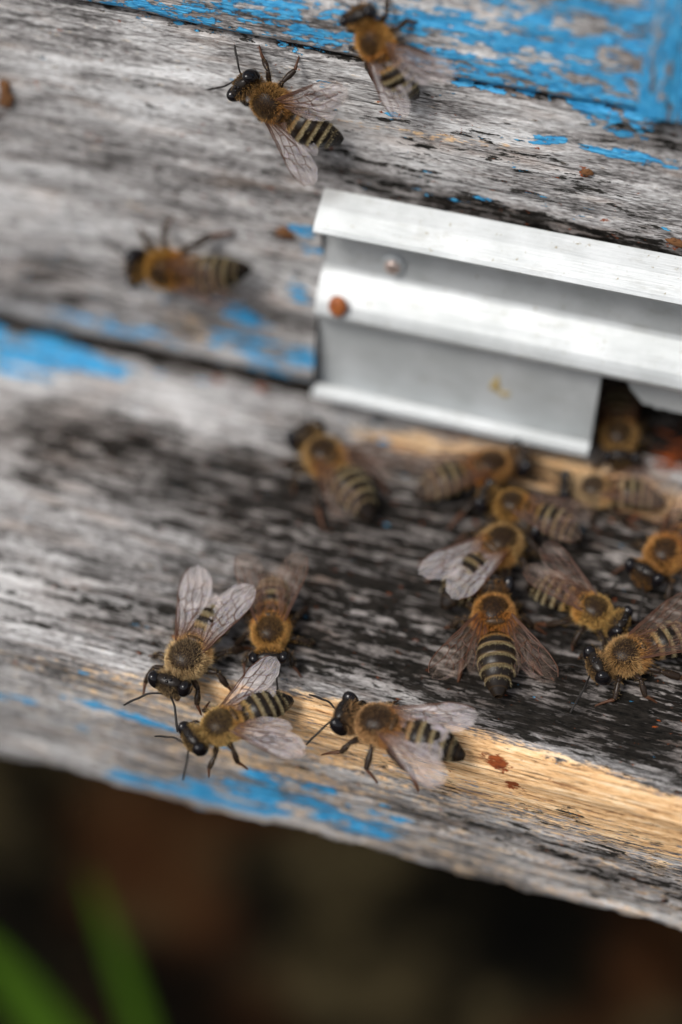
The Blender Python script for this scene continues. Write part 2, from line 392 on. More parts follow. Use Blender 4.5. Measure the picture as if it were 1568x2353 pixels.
    blue = blobs(Xf, Sf, B_([(620, 1825, 130, 16, .4), (480, 1780, 120, 12, .35), (250, 1690, 120, 8, .3), (740, 1840, 60, 14, .4), (60, 1612, 110, 9, .55), (230, 1632, 130, 9, .65), (195, 1557, 28, 9, .6), (10, 1606, 30, 12, .6), (420, 1688, 110, 10, .5), (330, 1660, 60, 8, .4), (650, 1585, 60, 8, .25), (300, 1785, 90, 16, .62), (420, 1815, 110, 20, .6), (540, 1835, 150, 30, 1.0), (680, 1835, 80, 16, .7), (670, 1800, 110, 14, .55), (600, 1790, 60, 14, .5), (560, 1735, 90, 10, .4), (470, 1860, 60, 12, .4), (810, 1898, 100, 30, 1.0), (740, 1815, 60, 10, .5), (880, 1870, 90, 8, .45), (1000, 1930, 80, 7, .35), (920, 1893, 75, 14, .6), (990, 1992, 22, 8, .6), (860, 1845, 50, 8, .35), (1030, 1850, 50, 6, .2),
        (70, 795, 190, 42, 1.0), (200, 835, 130, 34, .85), (60, 850, 110, 30, .7), (470, 872, 45, 12, .6), (385, 858, 60, 10, .4), (785, 962, 24, 16, .7), (880, 1012, 24, 12, .65), (860, 975, 30, 10, .4), (700, 1690, 60, 10, .3)]), 1)
    rust = blobs(Xf, Sf, B_([(1128, 1757, 30, 20, .75), (1155, 1775, 24, 14, .45), (1178, 1817, 18, 13, .9), (1152, 1790, 12, 6, .4), (600, 893, 26, 10, .7), (500, 870, 30, 8, .45), (1545, 1060, 60, 40, .6), (1460, 1150, 90, 60, .3), (1050, 995, 60, 14, .5), (520, 945, 25, 8, .45)]), 1)
    blue = np.minimum(blue*np.where(Sf > DPT*.8, 1.3, 1.05), .95)*1.40-.46
    rust = rust*1.45-.2
    for nm, a in (('blue', blue), ('dark', dark+wob*.25), ('bare', bare+wob*.15), ('rust', rust)): set_attr(o.data, nm, a)
    pass; set_attr(o.data, 'surf', np.stack([Xf, Sf, 0*Xf], 1), 'FLOAT_VECTOR')
    return o

# levels on the wall
Z_TOPEDGE = wpt(1000, 170)[2]
SLOT_X0 = wpt(1000, 900)[0]
Z_SLOT = wpt(1400, 880)[2]
print('slot', SLOT_X0, Z_SLOT, 'wall top', wpt(784, 0), 'left', wpt(0, 700), 'right', wpt(1568, 700))
def W_(lst):
    o = []
    for (px, py, rx, ry, w) in lst:
        p = wpt(px, py); o.append((p[0], p[2], rx/CF, ry/CF/.72, w))
    return o
def crack_z(x):                                  # the long split under the blue paint
    a = wpt(430, 60); b = wpt(1450, 262)
    return a[2]+(x-a[0])*(b[2]-a[2])/(b[0]-a[0])
def make_wall(parent):
    xs = np.concatenate([np.linspace(-22, -7, 20)[:-1], np.arange(-7, 8.6, .06), np.linspace(8.6, 24, 20)])
    zs = np.concatenate([np.arange(0.015, 9.0, .04), np.linspace(9.0, 26, 16)])
    X, Z = np.meshgrid(xs, zs, indexing='ij')
    d = (fbm(X*.4, Z*4.0, 131, 4)-.5)*.07+(fbm(X*1.2, Z*13, 141, 3)-.5)*.022+(fbm(X*.2, Z*.6, 151, 3)-.5)*.10
    cz = crack_z(X)+(fbm(X*.5, X*0, 3, 3)-.5)*.12
    d = d-.10*np.exp(-((Z-cz)/.045)**2)+.05/(1+np.exp(-(Z-cz)/.03))
    zc2 = wpt(784, 165)[2]-.0*X
    d = d-.05*np.exp(-((Z-1.02-.02*X+(fbm(X*.5, X*0, 9, 3)-.5)*.15)/.03)**2)*(X < 0)
    d = d*np.clip((Z-.02)/.12, .15, 1)-.05*np.exp(-(Z/.10)**2)
    P = np.stack([X, -d, Z], -1)
    nz = len(zs); F = []
    for i in range(len(xs)-1):
        for j in range(nz-1):
            xc = (xs[i]+xs[i+1])/2; zc = (zs[j]+zs[j+1])/2
            if xc > SLOT_X0 and zc < Z_SLOT+.25: continue
            a = i*nz+j; F.append((a, a+nz, a+nz+1, a+1))
    o = mesh_obj('front_plank', P.reshape(-1, 3), F, M_WALL, parent)
    Xf, Zf = X.ravel(), Z.ravel(); czf = cz.ravel()
    wob = fbm(Xf*.8, Zf*1.5, 18, 3)-.5
    blue = blobs(Xf, Zf, W_([(350, 15, 300, 32, .62), (640, 30, 170, 42, .8), (500, 40, 90, 25, .4), (760, 90, 60, 40, .35), (1010, 120, 150, 45, 1.0), (1180, 170, 160, 50, .6), (940, 30, 120, 30, .5), (1090, 80, 160, 40, .75), (1200, 110, 150, 50, .75), (1000, 150, 60, 20, .7), (1120, 170, 160, 20, .65), (1250, 190, 130, 22, .6), (1330, 60, 160, 90, .8), (1400, 160, 100, 70, .75), (1440, 20, 100, 60, .8), (1430, 230, 90, 50, .8), (1450, 130, 60, 120, .8), (1150, 25, 80, 20, .25), (1270, 325, 45, 9, .9), (1390, 345, 90, 9, .8), (1500, 375, 110, 10, .75), (1200, 322, 50, 6, .45), (1000, 285, 40, 8, .4), (900, 265, 30, 7, .35), (1320, 495, 20, 12, .4),
        (560, 735, 60, 22, .85), (520, 700, 70, 20, .6), (640, 815, 140, 22, .95), (560, 790, 110, 20, .7), (600, 850, 140, 16, .6), (340, 680, 60, 12, .5), (690, 690, 50, 16, .8), (680, 650, 40, 18, .6), (710, 575, 45, 12, .8), (700, 530, 40, 14, .7), (300, 760, 200, 12, .45), (120, 745, 160, 12, .35), (1100, 450, 200, 40, .12), (250, 745, 220, 16, .4)]), 1)
    blue = np.where(Zf > czf+.02, blue+.08, blue*np.where(Zf > 5, .8, 1))
    dark = .06+blobs(Xf, Zf, W_([(100, 560, 250, 60, .18), (250, 690, 350, 60, .28), (60, 660, 200, 60, .25), (900, 440, 300, 30, .3), (1150, 500, 250, 26, .4), (1450, 560, 200, 22, .4), (1450, 300, 150, 24, .4), (1250, 300, 120, 14, .3), (1500, 330, 130, 20, .35), (560, 480, 300, 60, .15), (650, 600, 90, 60, .25), (950, 330, 250, 40, .12), (1300, 400, 350, 60, .12), (840, 380, 100, 40, .2), (400, 500, 150, 30, .15), (600, 860, 200, 14, .3), (1000, 230, 120, 20, .2)]), 1)
    dark = dark-.25*np.exp(-((Zf-(czf-.32))/.22)**2)
    dark = dark+1.0*np.exp(-(Zf/.06)**2)+.6*np.exp(-((Zf-czf)/.05)**2)  # seam shadow painted along the wall's foot, plus the dark split
    bare = blobs(Xf, Zf, W_([(430, 750, 80, 40, .45), (500, 800, 60, 30, .3), (300, 480, 60, 15, .4), (800, 280, 300, 10, .35), (1100, 330, 160, 8, .4), (700, 700, 50, 12, .3), (1400, 90, 60, 40, .2), (1350, 120, 60, 30, .3)]), 1)
    rust = blobs(Xf, Zf, W_([(1350, 396, 14, 9, .9), (1562, 560, 22, 9, .9), (655, 535, 24, 16, .6), (210, 315, 22, 12, .35)]), 1)
    blue = np.where(Zf > czf-.3, np.clip(blue*.84, 0, .80), np.minimum(blue*1.1, .95))+wob*.35-.16-.22*np.clip(1-blue*3, 0, 1)
    rust = rust-.15
    for nm, a in (('blue', blue), ('dark', dark+wob*.2), ('bare', bare+wob*.1), ('rust', rust)): set_attr(o.data, nm, a)
    set_attr(o.data, 'surf', np.stack([Xf, Zf, 0*Xf], 1), 'FLOAT_VECTOR')
    return o
def slab(name, lo, hi, mat, parent, fields=(0, 0, 0, 0), vertical=False, n=2, rough=0.0):
    # box with its faces subdivided and slightly uneven
    b = Bag(); lo = np.array(lo, float); hi = np.array(hi, float); S_ = []
    for ax in range(3):
        for sd in (0, 1):
            u, v = [a for a in range(3) if a != ax]
            nu = max(2, int((hi[u]-lo[u])*n)+1); nv = max(2, int((hi[v]-lo[v])*n)+1)
            A, B2 = np.meshgrid(np.linspace(lo[u], hi[u], nu), np.linspace(lo[v], hi[v], nv), indexing='ij')
            P = np.zeros((nu, nv, 3)); P[..., u] = A; P[..., v] = B2; P[..., ax] = (lo, hi)[sd][ax]
            if rough: P[..., ax] += (1 if sd else -1)*rough*(fbm(A*2.3, B2*2.3, 5+ax, 3)-.5)*np.clip(np.minimum(np.minimum(A-lo[u], hi[u]-A), np.minimum(B2-lo[v], hi[v]-B2))*8, 0, 1)
            F = grid_faces(nu, nv)
            if (sd == 0) != (ax == 1): F = [q[::-1] for q in F]
            b.add(P.reshape(-1, 3), F)
            S_.append(np.stack([P[..., 2].ravel() if vertical else P[..., 0].ravel(), (P[..., 0]+P[..., 1]).ravel() if vertical else (P[..., 1]+P[..., 2]).ravel(), 0*P[..., 0].ravel()], 1))
    o = b.build(name, mat, parent, smooth=False)
    Sv = np.vstack(S_); w = fbm(Sv[:, 0]*.7, Sv[:, 1]*1.4, 3, 3)-.5
    for nm, a in zip(('blue', 'dark', 'bare', 'rust'), fields): set_attr(o.data, nm, np.full(len(Sv), a)+(w*.5 if a else 0))
    set_attr(o.data, 'surf', Sv, 'FLOAT_VECTOR')
    return o

hive = empty('beehive')
tag(hive, 'weathered wooden beehive front with chipped blue paint, landing board and aluminium entrance slide', 'beehive')
board = make_board(hive); board['label'] = 'landing board with black mouldy top, worn bare corner and blue paint flecks on its edge'
wall = make_wall(hive); wall['label'] = 'grey weathered front plank with peeling blue paint along the top'
# blue corner batten, top right
bb = wpt(1460, 268, .35)
bat = slab('corner_batten', (bb[0], -.32, bb[2]), (bb[0]+4.5, .06, 25), M_BATTEN, hive, (.80, .1, -1, -1), True, 8, .06)
bat['label'] = 'solid blue painted upright batten at the right corner'
# the box behind (dark inside)
slab('side_wall', (-22, .6, -.3), (-20, 36, 26), M_WALL, hive, (.6, .2, 0, 0))
slab('side_wall', (22, .6, -.3), (24, 36, 26), M_WALL, hive, (.6, .2, 0, 0))
slab('back_wall', (-20, 34, -.3), (22, 35.9, 26), M_WALL, hive, (.6, .2, 0, 0))
slab('floor', (-22, 8, -2.6), (24, 36, -.35), M_WALL, hive, (0, .3, 0, 0))
slab('roof', (-23, -1.5, 26.05), (25, 37.5, 28), M_WALL, hive, (.3, .3, 0, 0))
slab('front_plank_core', (-22, .35, Z_SLOT+.25), (24, 1.9, 26), M_WALL, hive, (0, .9, 0, 0))
slab('front_plank_core', (-22, .35, .06), (SLOT_X0, 1.9, Z_SLOT+.25), M_WALL, hive, (0, .9, 0, 0))
for lx in (-20, 20):
    for ly in (9, 32): slab('stand_leg', (lx-1.5, ly-1.5, -24), (lx+1.5, ly+1.5, -2.62), M_WALL, hive, (0, .4, 0, 0))

# aluminium entrance gate
def profile_sheet(name, prof, x0, x1, parent, n=60, th=.05, skewL=None, wav=0.0, mat=None):
    # prof: list of (out, z); swept along x, given thickness
    prof = np.array(prof, float)
    d = np.gradient(prof, axis=0); nn = np.stack([-d[:, 1], d[:, 0]], 1); nn /= np.linalg.norm(nn, axis=1)[:, None]+1e-9
    loop = np.vstack([prof, (prof+nn*th)[::-1]]); k = len(loop)
    xs = np.linspace(x0, x1, n); V = []
    for i, x in enumerate(xs):
        for j, (o, z) in enumerate(loop):
            w = wav*(vnoise(x*1.3, j*.0+3, 5)-.5)
            V.append((x, -(o+w*.6), z+w*.4))
    F = grid_faces(n, k, wrap=True)
    F += [tuple(range(k)), tuple((n-1)*k+j for j in range(k-1, -1, -1))]
    ob = mesh_obj(name, V, F, mat or M_ALU, parent, smooth=False)
    for p in ob.data.polygons: p.use_smooth = False
    return ob
gx0 = wpt(745, 545, .12)[0]; gx1 = 16.0
zt = wpt(760, 432, .08)[2]
SH = .55                                           # the shelf sticks out this far
zsh = wpt(715, 527, SH)[2]
zb1 = wpt(735, 616, .14)[2]; zb2 = wpt(735, 665, .45)[2]; zb3 = wpt(732, 715, .36)[2]
zlow = wpt(735, 884, .22)[2]
print('gate', gx0, zt, zsh, zb1, zb2, zb3, zlow)
def arc(c, r, a0, a1, n): return [(c[0]+r[0]*math.cos(R(a)), c[1]+r[1]*math.sin(R(a))) for a in np.linspace(a0, a1, n)]
prof = [(SH-.01, zsh-.05), (SH+.02, zsh-.01), (SH-.01, zsh+.04), (SH*.5+.05, (zt+zsh)/2+.03), (.10, zt), (.07, zt-.04), (.10, zt-.08), (.10, zb1+.10)]
cz = (zb1+zb3)/2; rz = (zb1-zb3)/2
prof += [(.11, zb1+.06), (.14, zb1), (.22, zb1-.07), (.32, zb1-.17), (.41, zb1-.28), (.46, zb1-.38)]+arc((.36, zb3+.12), (.115, .12), 10, -80, 7)+[(.26, zb3-.01), (.18, zb3-.04)]
prof += [(.12, zb3-.1), (.11, zb3-.25)]
gate = profile_sheet('entrance_gate', prof, gx0, gx1, hive, 120, .05, wav=.02)
gate['label'] = 'aluminium entrance gate rail with flat top shelf and rounded rib'
# sliding shutter below the rib
sx1 = wpt(1372, 940, .26)[0]
lipz = wpt(705, 905, .55)[2]
prs = [(.24, zb3+.05), (.24, zlow+.04), (.27, zlow), (.47, lipz+.08), (.53, lipz+.04), (.54, lipz-.01)]
sh = profile_sheet('sliding_shutter', prs, gx0-.02, sx1, gate, 80, .045, wav=.03)
sh['label'] = 'flat aluminium shutter plate with bent bottom lip beside the dark entrance'
# scalloped guard behind the rib at the entrance
def guard():
    b = Bag(); x0 = sx1+.02; n = 140; top = zb3+.1; V = []
    xs = np.linspace(x0, gx1, n)
    for x in xs:
        ph = (x-wpt(1420, 900, .2)[0])
        zz = zb3-.12-.46*(1/(1+math.exp(-(ph-.15)/.07)))+.02*math.sin(x*38)
        for (o, z) in ((.12, top), (.12, zz), (.165, zz), (.165, top)): V.append((x, -o, z))
    F = grid_faces(n, 4, wrap=True)+[(0, 1, 2, 3), tuple((n-1)*4+q for q in (3, 2, 1, 0))]
    b.add(V, F); o = b.build('mouse_guard', M_ALU, gate, smooth=False); return o
guard()['label'] = 'dull metal guard with a curved cut-out above the entrance'
# screw in its hole and the rusty nail head
def disc_dome(name, c, r, h, mat, parent, axis=NW, n=24, sq=(1, 1)):
    b = Bag(); V = []; ax = np.array([1.0, 0, 0]); az = np.cross(axis, ax)
    rs = [(1.0, 0), (.96, .5), (.8, .85), (.45, 1.0), (0.02, 1.0)]
    for (q, hh) in rs:
        for k in range(n):
            t = 2*math.pi*k/n; V.append(np.array(c)+ax*r*sq[0]*q*math.cos(t)+az*r*sq[1]*q*math.sin(t)+np.array(axis)*h*hh)
    F = grid_faces(len(rs), n, wrap=True)
    b.add(V, F); return b.build(name, mat, parent)
M_SCREW = plain('worn_screw_metal', (.62, .5, .45), .35, .8).m
c = wpt(905, 608, .16); rim = disc_dome('screw_washer', c, .155, .05, M_ALU, gate)
sc = disc_dome('screw_head', c+np.array([0, -.05, 0]), .10, .05, M_SCREW, gate); sc['label'] = 'small copper-tinted screw head under the metal shelf'
c = wpt(778, 702, .50); nl = disc_dome('rusty_nail_head', c, .12, .09, M_RUST, gate, sq=(1.0, 1.25)); nl['label'] = 'rust-red oval nail head on the metal rib'
# crust marks on the shutter and the shelf
M_CRUST = plain('yellow_brown_crust', (.30, .22, .08), .8).m
def crust(x, y, o, rx, rz, h=.02, mat=None, name='wax_spot', parent=None, label=None):
    c = wpt(x, y, o); b = Bag(); n = 18; V = []; ph = RNG.random()*6
    for (q, hh) in ((1, 0), (.75, .8), (.35, 1), (.02, 1)):
        for k in range(n):
            t = 2*math.pi*k/n; w = 1+.28*math.sin(3*t+ph)+.15*math.sin(5*t+ph*2)
            V.append(c+np.array([rx*q*w*math.cos(t), -h*hh, rz*q*w*math.sin(t)]))
    b.add(V, grid_faces(4, n, wrap=True)); ob = b.build(name, mat or M_CRUST, parent or gate)
    if label: ob['label'] = label
    return ob
crust(1140, 885, .285, .07, .13, parent=sh); crust(1160, 905, .285, .08, .05, parent=sh)

# ------------------------------------------------------------------ ground and grass
def make_ground():
    xs = np.concatenate([-np.geomspace(30, 20000, 14)[::-1], np.linspace(-28, 28, 90), np.geomspace(30, 20000, 14)])
    ys = np.concatenate([-np.geomspace(30, 20000, 14)[::-1], np.linspace(-28, 45, 110), np.geomspace(47, 20000, 14)])
    X, Y = np.meshgrid(xs, ys, indexing='ij')
    Zg = -24+(fbm(X*.18, Y*.18, 61, 4)-.5)*4.0+(fbm(X*.7, Y*.7, 71, 3)-.5)*1.6
    far = np.clip((np.abs(X)+np.abs(Y)-70)/100, 0, 1); Zg = Zg*(1-far)+-24*far
    o = mesh_obj('ground', np.stack([X, Y, Zg], -1).reshape(-1, 3), grid_faces(len(xs), len(ys)), M_SOIL)
    tag(o, kind='structure'); return o
make_ground()
def blade(name, base, ctrl, tip, w, label, fold=.25):
    b = Bag(); n = 24; base, ctrl, tip = map(np.array, (base, ctrl, tip)); V = []
    side = np.cross(tip-base, CD); side /= np.linalg.norm(side); nrm = np.cross(side, tip-base); nrm /= np.linalg.norm(nrm)
    for i in range(n):
        t = i/(n-1); p = (1-t)**2*base+2*t*(1-t)*ctrl+t*t*tip
        ww = w*(1-t**2.5)**.8*(.7+.3*min(1, t*4))+.004
        for q in (-1, -.5, 0, .5, 1):
            V.append(p+side*ww*q+nrm*fold*ww*(1-abs(q)))
        for q in (1, .5, 0, -.5, -1):
            V.append(p+side*ww*q*.97+nrm*(fold*ww*(1-abs(q))-.03))
    F = grid_faces(n, 10, wrap=True)+[tuple(range(10)), tuple((n-1)*10+j for j in range(9, -1, -1))]
    b.add(V, F); o = b.build(name, M_GRASS); tag(o, label, 'grass blade', 'grass blades rising from the ground'); return o
def gp(px, py, depth): return CAM+ray(px, py)*depth
blade('grass_blade', gp(440, 2750, 38), gp(300, 2250, 38), gp(200, 2005, 38), .27, 'narrow dark green grass blade, second from the left')
blade('grass_blade', gp(370, 2750, 38), gp(100, 2330, 38), gp(-90, 2110, 38), .60, 'broad bright yellow-green grass blade in the bottom left corner')

# ------------------------------------------------------------------ bees
# a bee is built in millimetres: x forward, z up, feet on z = 0
def rotm(ax, a):
    return np.array(Matrix.Rotation(a, 3, ax))
def ellipsoid(nu=20, nv=28):
    V = []; 
    for i in range(nu+1):
        t = math.pi*i/nu
        for j in range(nv):
            p = 2*math.pi*j/nv; V.append((math.cos(t), math.sin(t)*math.cos(p), math.sin(t)*math.sin(p)))
    return np.array(V), grid_faces(nu+1, nv, wrap=True)
ELL, ELF = ellipsoid()
SEG = [0, .13, .30, .47, .63, .78, .90, 1.001]
def ab_shape(t, curl):
    # centre x, z, half width, half height at t (0 front, 1 tip)
    L = 7.3
    x = -.1-L*t*(1-.06*curl*t); z = 2.75+.35*math.sin(math.pi*min(1, t*1.1))-1.35*curl*t**2.0
    r = (math.sin(math.pi*(.045+.93*t**.80)))**.62
    r = max(r, .03)*(1-.12*t)
    k = max(i for i in range(7) if SEG[i] <= t+1e-9); fr = (t-SEG[k])/(SEG[k+1]-SEG[k])
    st = 1+.045*min(1, fr*1.3)-.02
    return x, z, 2.12*r*st, 1.78*r*st, k, fr
def hairs(P, Nrm, L, lean, jit, wid, cols, rng, colvar=.38):
    n = len(P); L = L*(.6+.8*rng.random(n))
    D = Nrm+lean+rng.normal(0, jit, (n, 3)); D /= np.linalg.norm(D, axis=1)[:, None]
    S1 = np.cross(D, rng.normal(0, 1, (n, 3))); S1 /= np.linalg.norm(S1, axis=1)[:, None]+1e-9
    bend = np.array([-.15, 0, -.12])*L[:, None]
    A = P-S1*wid/2; B = P+S1*wid/2; M1 = P+D*L[:, None]*.55; C1 = M1+S1*wid*.32; C2 = M1-S1*wid*.32; T = P+D*L[:, None]+bend*.6
    V = np.stack([A, B, C1, C2, T], 1).reshape(-1, 3)
    base = np.arange(n)*5
    F = [(b, b+1, b+2, b+3) for b in base]+[(b+3, b+2, b+4) for b in base]
    v = 1+colvar*rng.normal(0, 1, (n, 1)); c = np.clip(cols*v, 0, 1)
    c = np.concatenate([c, np.ones((n, 1))], 1)
    C5 = np.repeat(c, 5, 0); C5[:, :3] *= np.tile(np.array([.26, .26, .95, .95, 1.45]), n)[:, None]; C5[4::5, :3] += np.array([.10, .085, .05])*(c[:, :1]/.45)  # depth shading painted into the hair colour: dark roots, bright tips
    return V, F, np.clip(C5, 0, 1)
FORE_LEAD = [(0, 0), (2, -.12), (4.5, -.28), (6.5, -.32), (8, -.05), (8.9, .55), (9.25, 1.25)]
FORE_TRAIL = [(0, .35), (1.5, .95), (3, 1.85), (4.6, 2.65), (6.2, 3.05), (7.6, 2.9), (8.7, 2.25), (9.25, 1.25)]
HIND_LEAD = [(0, 0), (2, -.05), (4.3, .0), (5.7, .35), (6.5, 1.05)]
HIND_TRAIL = [(0, .35), (1.2, 1.15), (2.8, 1.95), (4.4, 2.2), (5.8, 1.9), (6.5, 1.05)]
FV = [[(0, .02), (2, -.1), (4.5, -.26), (6.5, -.3), (8, -.03), (8.9, .57)], [(0, .15), (2, .1), (4, .0), (5.4, -.2)], [(5.0, -.2), (5.5, .45), (6.8, .62), (8.0, .42), (8.5, .25)],
      [(0, .25), (1.3, .5), (2.6, .72), (3.8, .55), (4.7, .15)], [(2.6, .72), (2.8, 1.3), (4.1, 1.35), (5.2, 1.15), (6.3, 1.15), (7.3, 1.35)], [(0, .33), (1.5, .85), (2.8, 1.3), (4.2, 2.1)],
      [(3.8, .55), (4.1, 1.35), (4.3, 1.95), (5.6, 2.1), (6.6, 1.9), (6.3, 1.15)], [(4.7, .6), (5.2, 1.15)], [(3.8, .55), (4.7, .6), (5.5, .45)], [(6.0, .55), (6.3, 1.15)], [(5.6, 2.1), (5.8, 2.6)], [(6.6, 1.9), (7.3, 2.3)], [(2.9, 1.3), (4.3, 1.95)]]
HV = [[(0, .02), (2, -.03), (4.3, .03), (5.4, .3)], [(0, .15), (2, .45), (3.3, .35), (4.3, .05)], [(3.3, .35), (4.3, .9), (5.6, 1.1)], [(0, .25), (1.8, .95), (3.2, 1.2), (4.6, 1.7)], [(3.3, .35), (3.2, 1.2)], [(0, .3), (1.3, .95), (2.4, 1.6)]]
def wing_mesh(lead, trail, veins, side, spread, elev, root, rng, mat, parent, name='forewing', twist=0.0, sc=1.0):
    lead = np.array(lead); trail = np.array(trail); n, m = 34, 12; L = lead[-1, 0]
    rip = rng.random()*6
    def zz(u, v): return .10*math.sin(u*1.3+rip)*(v/3)+.05*math.sin(v*5.2+u*1.1+rip)+.05*math.sin(u*3.1-v*4)+.12*(u/9)**2
    def T(u, v):
        p = np.array([-u, v*-1.0, zz(u, v)])*sc     # u backwards, v inwards for the left wing
        p = rotm('X', twist)@p
        p = rotm('Y', elev)@p                        # lift the tip
        p = rotm('Z', -spread)@p                     # swing outwards (left side +y)
        p = p*np.array([1, side, 1])
        return np.array(root)*np.array([1, side, 1])+p
    b = Bag(); V = []; CC = []
    us = L*(1-(1-np.linspace(0, 1, n))**1.35)
    for u in us:
        a = np.interp(u, lead[:, 0], lead[:, 1]); c = np.interp(u, trail[:, 0], trail[:, 1])
        fr = 1-max(0, (u/L-.96)/.04)*.55
        mid = (a+c)/2
        for q in np.linspace(0, 1, m):
            v = a+(c-a)*q; v = mid+(v-mid)*(fr if u < L else .25); V.append(T(u, v)); CC.append((u/9.25, q*.33+side*.0, rip/6, 1))
    b.add(V, grid_faces(n, m), 0, np.array(CC))
    for i, vn in enumerate(veins):
        pts, rr = smooth_path([(x, y, 0) for x, y in vn], [.075 if i < 2 else .045]*len(vn), 4)
        pts = [T(p[0], p[1])+np.array([0, 0, .015]) for p in pts]
        b.add(*tube(pts, np.linspace(1, .55, len(pts))*(.085 if i < 2 else .055), 5), 1)
    return b.build(name, [mat, M_VEIN], parent, color=True)

BEES = []
def make_bee(label, H, T, n, d0, wings=((20, 6), (20, 6)), wtip=None, ant=None, fur='tan', curl=1.0, headyaw=0.0, headpitch=0.0, wmat='milky', seed=1, legs=True, scale=None, lift=0.0, dens=1.0, pitch=0.0, band=1.0):
    rng = np.random.default_rng(seed*101+5)
    n = np.asarray(n, float)
    h = .24
    A = hit(*H, n, d0+h); B = hit(*T, n, d0+h*.8)
    fwd = A-B; fwd -= n*(fwd@n); Ln = np.linalg.norm(fwd); fwd /= Ln
    left = np.cross(n, fwd)
    s = Ln/13.6 if scale is None else scale
    s = min(max(s, .094), .118)
    org = (A+B)/2; org = org-n*(org@n-d0)
    org = org+n*lift
    Rm = np.stack([fwd, left, n], 1)
    root = empty('honey_bee', org)
    M4 = Matrix([[*(Rm[i]*s), org[i]] for i in range(3)]+[[0, 0, 0, 1]])
    root.matrix_world = M4
    tag(root, label, 'bee', 'honey bees crawling on the hive')
    def loc(px, py, hh):                      # photo pixel at height hh (mm) in the bee's own frame
        p = hit(px, py, n, d0+hh*s); return Rm.T@(p-org)/s
    FUR = {'tan': (.56, .34, .12), 'pale': (.66, .47, .22), 'orange': (.54, .27, .07), 'brown': (.43, .235, .075)}[fur]
    FUR = np.array(FUR)
    b = Bag(); HV_, HF_, HC_ = [], [], []
    hb = Bag()
    disc = rng.uniform(.9, .97) if seed < 5 else rng.uniform(.62, .90); FUR = FUR*rng.uniform(.82, 1.12)*np.array([1, rng.uniform(.94, 1.06), rng.uniform(.85, 1.25)]); bw = rng.uniform(.26, .38); headyaw = headyaw+rng.normal(0, .10)
    dark = np.array((.007, .005, .004))
    x0 = .55                                  # body is centred: shift so that the middle is at 0
    # --- abdomen
    nu, nv = 96, 36; V = []; C = []
    for i in range(nu+1):
        t = i/nu; x, z, w, hh, k, fr = ab_shape(t, curl)
        for j in range(nv):
            a = 2*math.pi*j/nv; ny, nz_ = math.cos(a), math.sin(a)
            V.append((x, w*ny, z+hh*nz_*(1.0 if nz_ > 0 else .82)))
            top = .5+.5*nz_
            edge = 1/(1+math.exp(-(fr-(bw if k < 5 else .10))*26))
            fade = min(1, edge+.0)
            bandc = np.array((.20, .135, .06))*band if k > 0 else np.array((.16, .085, .03))
            cc = bandc*(1-fade)+dark*fade
            if k >= 6 or (k == 5 and fr > .5): cc = dark
            if fr > .93: cc = cc*.5+np.array((.06, .035, .015))*.5
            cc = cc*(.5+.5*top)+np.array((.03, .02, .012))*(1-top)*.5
            C.append((*cc, .50*(1-fade)+.24*fade))
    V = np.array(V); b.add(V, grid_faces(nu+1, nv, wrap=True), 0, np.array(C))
    # abdomen hair bands
    na = int(5200*dens); ts = rng.random(na*3); keep = []
    for t in ts:
        k = max(i for i in range(7) if SEG[i] <= t); fr = (t-SEG[k])/(SEG[k+1]-SEG[k])
        pr = (1.0 if fr < bw-.03 else .01) if k > 0 else .8
        if k >= 5: pr = .15 if (k == 5 and fr < .3) else 0
        keep.append(rng.random() < pr)
    ts = ts[np.array(keep)][:na]; an = rng.uniform(-.35, math.pi+.35, len(ts))
    P = []; Q = []; lens = []; cols = []
    for t, a in zip(ts, an):
        x, z, w, hh, k, fr = ab_shape(t, curl); ny, nz_ = math.cos(a), math.sin(a)
        P.append((x, w*ny*.99, z+hh*nz_*.99)); q = np.array((-.3, ny/w, nz_/hh)); Q.append(q/np.linalg.norm(q))
        lens.append(.62 if k == 0 else .27); cols.append(FUR*.95 if k == 0 else (.40, .33, .19))
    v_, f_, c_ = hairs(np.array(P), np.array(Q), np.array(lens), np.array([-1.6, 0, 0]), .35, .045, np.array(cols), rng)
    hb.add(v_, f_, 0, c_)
    # --- petiole, thorax, neck
    E = ELL*np.array([.75, .8, .75])+np.array([.05, 0, 2.55]); b.add(E, ELF, 0, (*dark, .4))
    tc = np.array([2.15, 0, 2.95]); tr = np.array([2.05, 1.90, 1.72])
    E = np.sign(ELL)*np.abs(ELL)**.93*tr; E[:, 2] += .12*(ELL[:, 0])*0; E = E+tc
    b.add(E, ELF, 0, (.018, .009, .005, .30))
    E = ELL*np.array([.42, 1.05, .45])+np.array([.55, 0, 4.05]); b.add(E, ELF, 0, (.05, .027, .012, .33))   # scutellum
    E = ELL*np.array([.8, .6, .6])+np.array([4.2, 0, 2.6]); b.add(E, ELF, 0, (*dark, .4))
    nth = int(7500*dens); D = rng.normal(0, 1, (nth*2, 3)); D /= np.linalg.norm(D, axis=1)[:, None]
    Pp = np.sign(D)*np.abs(D)**.93*tr
    Nn = D/tr; Nn /= np.linalg.norm(Nn, axis=1)[:, None]
    # bald disc (scutum) on top
    rr = np.sqrt(((Pp[:, 0]-.25)/1.78)**2+(Pp[:, 1]/1.68)**2)
    bald = (rr < disc+rng.normal(0, .09, len(rr))) & (Pp[:, 2] > 0)
    low = Pp[:, 2] < -1.35
    rnd = rng.random(len(rr))
    main = ~bald & ~low
    long_ = np.where(rr < 1.15, .38, .60)*np.where(rng.random(len(rr)) < .15, 1.5, 1)
    lean = np.array([-.1, 0, .0])+np.stack([Nn[:, 0]*.5, Nn[:, 1]*.5, 0*rr], 1)
